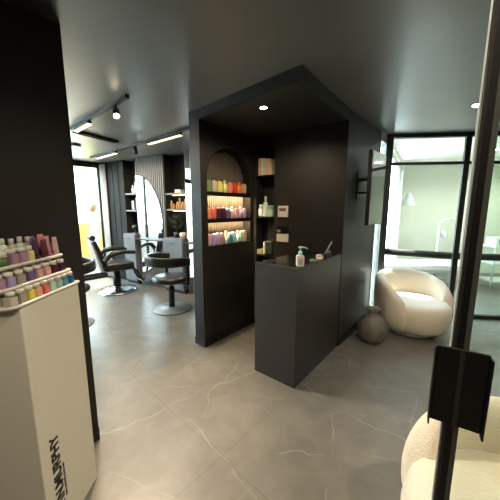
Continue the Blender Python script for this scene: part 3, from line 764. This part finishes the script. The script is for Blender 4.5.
# ------------------------------------------------------------------ armchairs
def armchair(x, y, rz, label, sc=1, hgt=.73):
    g = thing('armchair', (x, y, 0), rz, label, 'armchair', 'cream boucle tub armchairs')
    # local: faces -y
    n = 36; mx = 132; vs = []; fs = []; m = 18
    for i in range(n+1):
        th = math.radians(-mx+2*mx*i/n); u = abs(th)/math.radians(mx)
        h = .26+(hgt-.26)*math.sqrt(max(0, 1-(max(u-.12, 0)/.88)**2.3))
        zb = .07
        lean = .03*(1-u)
        ro = .455*sc; ri = .30*sc-.02*(u > .9)
        th_w = (ro-ri)*(1 if u < .93 else 1-.45*(u-.93)/.07)
        rc = (ro+ri)/2
        for k in range(m):
            a = 2*PI*k/m; ca, sa = math.cos(a), math.sin(a)
            e = .55
            cx = math.copysign(abs(ca)**e, ca); cz = math.copysign(abs(sa)**e, sa)
            zc = (h+zb)/2; hz = (h-zb)/2
            r = rc+cx*th_w/2
            z = zc+cz*hz
            # belly outwards at mid height, tucked under at the bottom
            if cx > 0: r -= .085*sc*max(0, 1-(z-zb)/.22)**2; 
            r += lean*(z-.3)
            if cx < 0 and z > .4: r += .03*sc*min(1, (z-.4)/.3)
            vs.append((r*math.sin(th), r*math.cos(th), z))
    for i in range(n):
        for k in range(m):
            k2 = (k+1) % m; fs.append((i*m+k, i*m+k2, (i+1)*m+k2, (i+1)*m+k))
    fs.append(tuple(range(m))); fs.append(tuple(n*m+k for k in range(m))[::-1])
    MB().add(vs, fs, None, True).build('curved_backrest', M['boucle'], g, sub=1)
    R = .375*sc
    MB().lathe([(.02, .075), (R*.80, .08), (R*.93, .12), (R*.99, .20), (R, .30), (R*.97, .37), (R*.88, .415), (R*.6, .43), (.02, .432)], 40, Matrix.Translation((0, -.035, 0)) @ Matrix.Scale(1.07, 4, (0, 1, 0))).build('seat', M['boucle'], g)
    MB().lathe([(.24*sc, 0), (.25*sc, .01), (.25*sc, .03), (.2*sc, .05), (.2*sc, .078)], 32).build('swivel_base', M['white'], g)
    return g
armchair(2.08, 3.29, .20, 'cream boucle tub armchair beside the stone vase, in front of the glass', 1.0)
armchair(1.03, .82, -1.42, 'cream boucle tub armchair in the near corner behind the glass door', .98, .67)

# vase
g = thing('stone_vase', (1.445, 3.0, 0), .4, 'squat mottled grey stoneware vase with tiny neck handles beside the armchair', 'vase')
MB().lathe([(.09, 0), (.115, .01), (.15, .06), (.168, .13), (.165, .20), (.14, .265), (.095, .305), (.062, .325), (.056, .345), (.058, .375), (.078, .40), (.074, .405), (.05, .385), (.046, .35), (.04, .3)], 36).build('body', M['vase'], g)
mb = MB()
for sx in (-1, 1): mb.tube([(sx*.055, 0, .375), (sx*.095, 0, .375), (sx*.108, 0, .345), (sx*.10, 0, .31), (sx*.09, 0, .295)], .012, 8)
for i in range(2): 
    h = MB()
    sx = (-1, 1)[i]; h.tube([(sx*.055, 0, .375), (sx*.095, 0, .375), (sx*.108, 0, .345), (sx*.10, 0, .31), (sx*.088, 0, .293)], .011, 8); h.build('handle', M['vase'], g)

# ------------------------------------------------------------------ glass door in front
DP = Vector((.4345, .514)); dd = Vector((.86, -.51)).normalized(); dang = math.atan2(dd.y, dd.x)
g = bpy.data.objects.new('door_1', None); C.objects.link(g); g.location = (DP.x, DP.y, 0); g.rotation_euler = (0, 0, dang); g['kind'] = 'structure'
# local x along the leaf, y = away from camera
MB().box((-.016, -.010, .01), (.011, .010, 2.50)).build('door_stile', M['stile'], g, bevel=.001)
MB().box((-.010, -.0125, .01), (.001, -.0103, 2.50)).build('seal_strip', M['steel'], g)
MB().box((.0015, -.0118, .01), (.0105, -.0103, 2.50)).build('glazing_bead', M['frame2'], g)
MB().box((-.019, -.005, .01), (-.0172, .005, 2.50)).build('gasket', M['wframe'], g)
MB().box((.011, -.004, .05), (.86, .004, 2.46)).build('pane', M['glass'], g)
MB().box((.011, -.016, 2.46), (.86, .016, 2.50)).build('top_rail', M['stile'], g)
MB().box((.011, -.016, .01), (.86, .016, .05)).build('bottom_rail', M['stile'], g)
MB().box((.86, -.016, .01), (.90, .016, 2.50)).build('hinge_stile', M['stile'], g)
h = MB(); 
h.box((-.043, -.020, 1.103), (.043, -.0125, 1.272)); h.box((-.046, -.034, 1.098), (-.043, -.0125, 1.273)); h.box((.043, -.030, 1.095), (.047, -.0125, 1.266))
h = h.build('pull_handle', M['steel'], g, bevel=.002)
MB().box((-.004, -.0225, 1.103), (.004, -.0205, 1.272)).build('ridge', M['stile'], h)
mb = MB(); mb.box((.905, -.04, 0), (.99, .04, CEIL), Matrix.Translation((DP.x, DP.y, 0)) @ Matrix.Rotation(dang, 4, 'Z')); struct('trim_8', mb, M['frame'])

# ------------------------------------------------------------------ barber chair
g = thing('barber_chair', (-2.54, 4.98, 0), .70, 'black barber chair with pale shell back and footrest by the window', 'chair')
MB().lathe([(.35, 0), (.355, .012), (.34, .03), (.2, .05), (.09, .07), (.06, .10)], 40).build('base', M['chrome'], g)
MB().lathe([(.07, .07), (.07, .30), (.055, .31), (.055, .43)], 20).build('column', M['steel'], g)
o = MB().box((-.25, -.25, .42), (.27, .25, .58)).build('seat', M['leather'], g, bevel=.05, bseg=4)
b = MB().add([(-.24, -.23, .50), (-.16, -.23, .50), (-.33, -.21, 1.0), (-.39, -.21, 1.0), (-.24, .23, .50), (-.16, .23, .50), (-.33, .21, 1.0), (-.39, .21, 1.0)],
             [(0, 1, 2, 3), (4, 7, 6, 5), (0, 4, 5, 1), (1, 5, 6, 2), (2, 6, 7, 3), (3, 7, 4, 0)]).build('backrest', M['leather'], g, bevel=.03, bseg=3)
MB().add([(-.29, -.22, .44), (-.245, -.22, .44), (-.395, -.20, .98), (-.415, -.20, .98), (-.29, .22, .44), (-.245, .22, .44), (-.395, .20, .98), (-.415, .20, .98)],
         [(0, 1, 2, 3), (4, 7, 6, 5), (0, 4, 5, 1), (1, 5, 6, 2), (2, 6, 7, 3), (3, 7, 4, 0)]).build('back_shell', M['shell'], g, bevel=.006)
hd = MB().cyl((-.37, -.13, 1.045), (-.37, .13, 1.045), .05, .05, 18).build('headrest', M['leather'], g, bevel=.015)
MB().cyl((-.37, 0, 1.02), (-.36, 0, .93), .015).build('headrest_post', M['chrome'], hd)
for sy in (-1, 1):
    MB().tube([(-.22, sy*.27, .52), (-.24, sy*.28, .66), (-.12, sy*.29, .76), (.05, sy*.29, .785), (.24, sy*.29, .76), (.29, sy*.28, .74)], [.045, .05, .048, .042, .036, .02], 10).build('armrest', M['leather'], g)
mb = MB()
for sy in (-1, 1): mb.tube([(.24, sy*.12, .46), (.34, sy*.12, .36), (.42, sy*.12, .18), (.47, sy*.12, .16)], .022, 8)
mb.build('footrest_frame', M['steel'], g)
MB().box((.42, -.17, .135), (.66, .17, .155)).build('footrest_plate', M['chrome'], g, bevel=.006)

# styling chairs
def styling(x, y, rz, label):
    g = thing('styling_chair', (x, y, 0), rz, label, 'chair', 'round styling chairs with band backrests')
    MB().lathe([(.285, 0), (.29, .008), (.28, .018), (.1, .03), (.04, .045)], 40).build('base', M['chrome'] if False else cm('base_dark_metal', (.30, .31, .32), .3), g)
    MB().lathe([(.045, .03), (.045, .30), (.052, .31), (.052, .36), (.018, .37), (.018, .45)], 18).build('column', M['steel'], g)
    MB().tube([(.02, 0, .40), (-.12, -.1, .37), (-.19, -.16, .36)], .008, 6).build('lever', M['steel'], g)
    MB().lathe([(.10, .445), (.25, .45), (.275, .47), (.28, .50), (.26, .53), (.15, .548), (.01, .55)], 36).build('seat', M['leather'], g)
    n = 30; m = 12; vs = []; fs = []
    for i in range(n+1):
        th = math.radians(-118+236*i/n); u = abs(-118+236*i/n)/118
        hz = .074-.008*u; zc = .805-.02*u-.05*max(0, u-.75); rc = .335+.01*math.cos(th)
        for k in range(m):
            a = 2*PI*k/m; e = .6; ca = math.cos(a); sa = math.sin(a)
            vs.append(((rc+math.copysign(abs(ca)**e, ca)*.022)*math.cos(th), (rc+math.copysign(abs(ca)**e, ca)*.022)*math.sin(th), zc+math.copysign(abs(sa)**e, sa)*hz))
    for i in range(n):
        for k in range(m):
            k2 = (k+1) % m; fs.append((i*m+k, i*m+k2, (i+1)*m+k2, (i+1)*m+k))
    fs.append(tuple(range(m))); fs.append(tuple(n*m+k for k in range(m))[::-1])
    MB().add(vs, fs, None, True).build('band_backrest', M['leather'], g)
    for sgn in (-1, 1):
        T2 = Matrix.Rotation(sgn*math.radians(108), 4, 'Z')
        MB().box((.10, -.022, .428), (.345, .022, .444), T2).box((.325, -.022, .428), (.345, .022, .76), T2).build('back_bracket', M['steel'], g)
    return g
styling(-1.225, 4.03, 3.93, 'round black styling chair with band backrest beside the black arch wall')
styling(-2.43, 3.42, 1.0, 'black styling chair almost hidden behind the dark left wall, edge showing')

# ------------------------------------------------------------------ items in the salon niches
ga = 'amber bottles on the lit shelf'
for i, (s, h) in enumerate(((1.99, .15), (2.05, .10), (2.14, .13), (2.20, .20), (2.27, .13), (2.34, .18))):
    bottle('round', 'amber_bottle', WS.pt(s, .08, 1.551), 0, .055, h, cc('amber'), cc('beige'), ['leftmost amber bottle, medium height, on the lit salon shelf', 'shortest amber bottle, second from left on the lit salon shelf', 'amber bottle just left of the tallest on the lit salon shelf', 'tallest amber bottle on the lit salon shelf', 'amber bottle between the two tallest on the lit salon shelf', 'rightmost tall amber bottle on the lit salon shelf'][i], ga)
for i, (s, w, z, nm) in enumerate(((2.12, .16, 0, 'beige'), (2.13, .13, .031, 'white'))):
    o = MB().box((s, .04, 1.841+z), (s+w, .16, 1.871+z), WS.T).build('flat_box', cc(nm), bevel=.002)
    tag(o, ['wider flat beige box on the upper salon shelf', 'white box lying on top of the beige box on the upper salon shelf'][i], 'box')
o = bottle('round', 'tall_bottle', WS.pt(2.36, .09, 1.841), 0, .05, .32, cc('green'), cc('green'), 'tall dark green bottle at the right of the upper salon shelf', 'bottles on the upper salon shelf')
for i, s in enumerate((.90, .97, 1.05)):
    bottle('round', 'white_bottle', WS.pt(s, .08, 1.871), 0, .045, (.16, .22, .18)[i], cc('white'), cc('white'), ['short white bottle at the left', 'tallest white bottle, in the middle', 'white bottle nearest the mirror'][i]+' of the niche shelf left of the tall mirror', 'white bottles left of the mirror')
for i, s in enumerate((.87, 1.0)):
    g = thing('picture_frame', WS.pt(s, .08, 1.531), WS.ang, ['small dark picture frame on the lower left niche shelf', 'larger grey picture frame near the mirror on the left niche shelf'][i], 'picture frame')
    MB().box((-.045, 0, 0), (.045, .015, .20+.06*i)).build('frame', M['steel'], g); MB().box((-.036, -.002, .012), (.036, -.0005, .188+.06*i)).build('print', cc('sage') if i else cc('white'), g)
# plant + pot + figure on right cabinet
g = thing('potted_plant', WS.pt(2.16, .03, 1.0205), 0, 'dark leafy plant in a black pot on the blue grey cabinet', 'plant')
MB().lathe([(.05, 0), (.07, .10), (.06, .10)], 16).build('pot', M['steel'], g)
mb = MB()
for k in range(9): a = k*.8; mb.tube([(0, 0, .08), (.06*math.cos(a), .06*math.sin(a), .2), (.15*math.cos(a), .15*math.sin(a), .30+.04*(k % 3))], [.008, .006, .003], 5)
mb.build('stem', M['leafd'], g)
foliage('foliage', (0, 0, .27), .15, 90, M['leafd'], .08, g)
g = thing('cream_candle', WS.pt(2.375, -.05, 1.0205), 0, 'cream candle in a tub in front of the plant on the cabinet', 'candle')
MB().lathe([(.055, 0), (.055, .11), (.05, .11)], 20).build('wax', M['cream'], g); MB().cyl((0, 0, .11), (0, 0, .125), .002).build('wick', M['steel'], g)
g = thing('table_globe', WS.pt(.98, .02, 1.0505), 0, 'small dark round ornament on the pale cabinet left of the mirror', 'ornament')
MB().lathe([(.04, 0), (.04, .01), (.01, .02), (.01, .05), (.05, .08), (.065, .12), (.05, .165), (.01, .185)], 16).build('body', M['steel'], g)

# ------------------------------------------------------------------ treatment room furniture
g = thing('magnifier_lamp', (3.96, 5.62, 0), 0, 'white magnifier lamp on wheeled stand behind the glass', 'lamp')
mb = MB()
for k in range(5): a = k*2*PI/5; mb.tube([(0, 0, .08), (.26*math.cos(a), .26*math.sin(a), .05)], .022, 6)
mb.build('wheel_base', M['white'], g)
MB().cyl((0, 0, .07), (0, 0, 1.22), .022, .02).build('pole', M['white'], g)
a = MB().tube([(0, 0, 1.22), (.08, 0, 1.33), (.28, 0, 1.36), (.42, 0, 1.30)], .014, 8).build('arm', M['white'], g)
MB().lathe([(.09, -.02), (.10, 0), (.09, .02), (.03, .05)], 20, Matrix.Translation((.09, -.03, 1.03)) @ Matrix.Rotation(1.1, 4, 'Y')).build('lamp_head', M['wframe'], g)
g = thing('treatment_bed', (3.45, 5.3, 0), -.05, 'low pale treatment bed behind the glazed partition', 'bed')
MB().box((-.9, -.3, .38), (.9, .3, .50)).build('mattress', M['white'], g, bevel=.03)
MB().box((-.85, -.27, .33), (.85, .27, .378)).build('bed_frame', M['wframe'], g)
for sx in (-.75, .75):
    for sy in (-.22, .22): MB().box((sx-.025, sy-.025, 0), (sx+.025, sy+.025, .329)).build('leg', M['wframe'], g)
g = thing('equipment_trolley', (4.95, 5.15, 0), -.1, 'white wheeled trolley with shelves seen through the glass door', 'trolley')
for z in (.15, .5, .82): MB().box((-.32, -.2, z), (.32, .2, z+.03)).build('shelf', M['white'], g, bevel=.004)
for sx in (-.3, .3):
    for sy in (-.18, .18): MB().cyl((sx, sy, .04), (sx, sy, .95), .014).build('post', M['wframe'], g)
g = thing('facial_machine', (4.85, 5.15, .8505), -.1, 'pale box machine with grey panel on the white trolley', 'machine')
MB().box((-.18, -.13, 0), (.18, .13, .16)).build('body', M['white'], g, bevel=.01)
MB().box((-.12, -.136, .05), (.12, -.131, .13)).build('panel', M['cab'], g)
# white curtain at the treatment window
mb = MB(); pts = [(2.35+.25*k/40, -.03-.022*math.sin(k*.9)) for k in range(41)]
n = len(pts); vs = [WT.pt(a, b, .05) for a, b in pts]+[WT.pt(a, b, 2.45) for a, b in pts]
mb.add(vs, [(i, i+1, n+i+1, n+i) for i in range(n-1)], None, True)
o = mb.build('curtain', M['white']); md = o.modifiers.new('s', 'SOLIDIFY'); md.thickness = .004
tag(o, 'white curtain at the bright window of the treatment room', 'curtain')
g = thing('cone_lamp', WT.pt(2.75, -.002, 1.62), WT.ang, 'white cone shaped wall lamp near the treatment room corner', 'wall lamp')
MB().lathe([(.16, 0), (.15, .01), (.05, .26), (.02, .28)], 20, Matrix.Translation((0, -.17, 0))).build('shade', M['white'], g)
MB().box((-.03, -.05, .08), (.03, 0, .2)).build('bracket', M['white'], g)

# ------------------------------------------------------------------ daylight
w = bpy.data.worlds.new('sky'); S.world = w; w.use_nodes = True
nt = w.node_tree; bg = nt.nodes['Background']
tc = nt.nodes.new('ShaderNodeTexCoord'); sp = nt.nodes.new('ShaderNodeSeparateXYZ'); rp = nt.nodes.new('ShaderNodeValToRGB')
nt.links.new(tc.outputs['Generated'], sp.inputs[0]); nt.links.new(sp.outputs[2], rp.inputs[0]); nt.links.new(rp.outputs[0], bg.inputs[0])
rp.color_ramp.elements[0].color = (.80, .91, 1, 1); rp.color_ramp.elements[1].color = (.55, .75, 1, 1)
bg.inputs[1].default_value = 15
sun = bpy.data.lights.new('sun', 'SUN'); sun.energy = 16; sun.angle = .02; sun.color = (1, .95, .85)
so = bpy.data.objects.new('sun', sun); C.objects.link(so); so.rotation_euler = Vector((.26, -.22, -.94)).to_track_quat('-Z', 'Y').to_euler()
def portal(loc, sx, sy, d):
    l = bpy.data.lights.new('window_portal', 'AREA'); l.shape = 'RECTANGLE'; l.size = sx; l.size_y = sy; l.cycles.is_portal = True
    o = bpy.data.objects.new('window_portal', l); C.objects.link(o); o.location = loc
    o.rotation_euler = Vector(d).to_track_quat('-Z', 'Z').to_euler()
portal(WN.pt(2.5, -.2, 1.3), 4.9, 2.45, (WN.n.x, WN.n.y, 0))
portal(WT.pt(1.2, .2, 1.3), 2.3, 2.4, (-WT.n.x, -WT.n.y, 0))
portal(WR.pt(1.13, .25, 1.3), .3, 2.3, (-WR.n.x, -WR.n.y, 0))

# ------------------------------------------------------------------ camera
cam = bpy.data.cameras.new('camera'); cam.sensor_width = 36; cam.sensor_fit = 'HORIZONTAL'; cam.lens = 36*268/500; cam.clip_start = .02
co = bpy.data.objects.new('camera', cam); C.objects.link(co); co.location = (0, 0, 1.55)
co.rotation_euler = (math.radians(90-8.7), 0, 0)
S.camera = co
S.view_settings.view_transform = 'Standard'; S.view_settings.look = 'None'; S.view_settings.gamma = 1; S.view_settings.use_curve_mapping = False
S.view_settings.exposure = .4
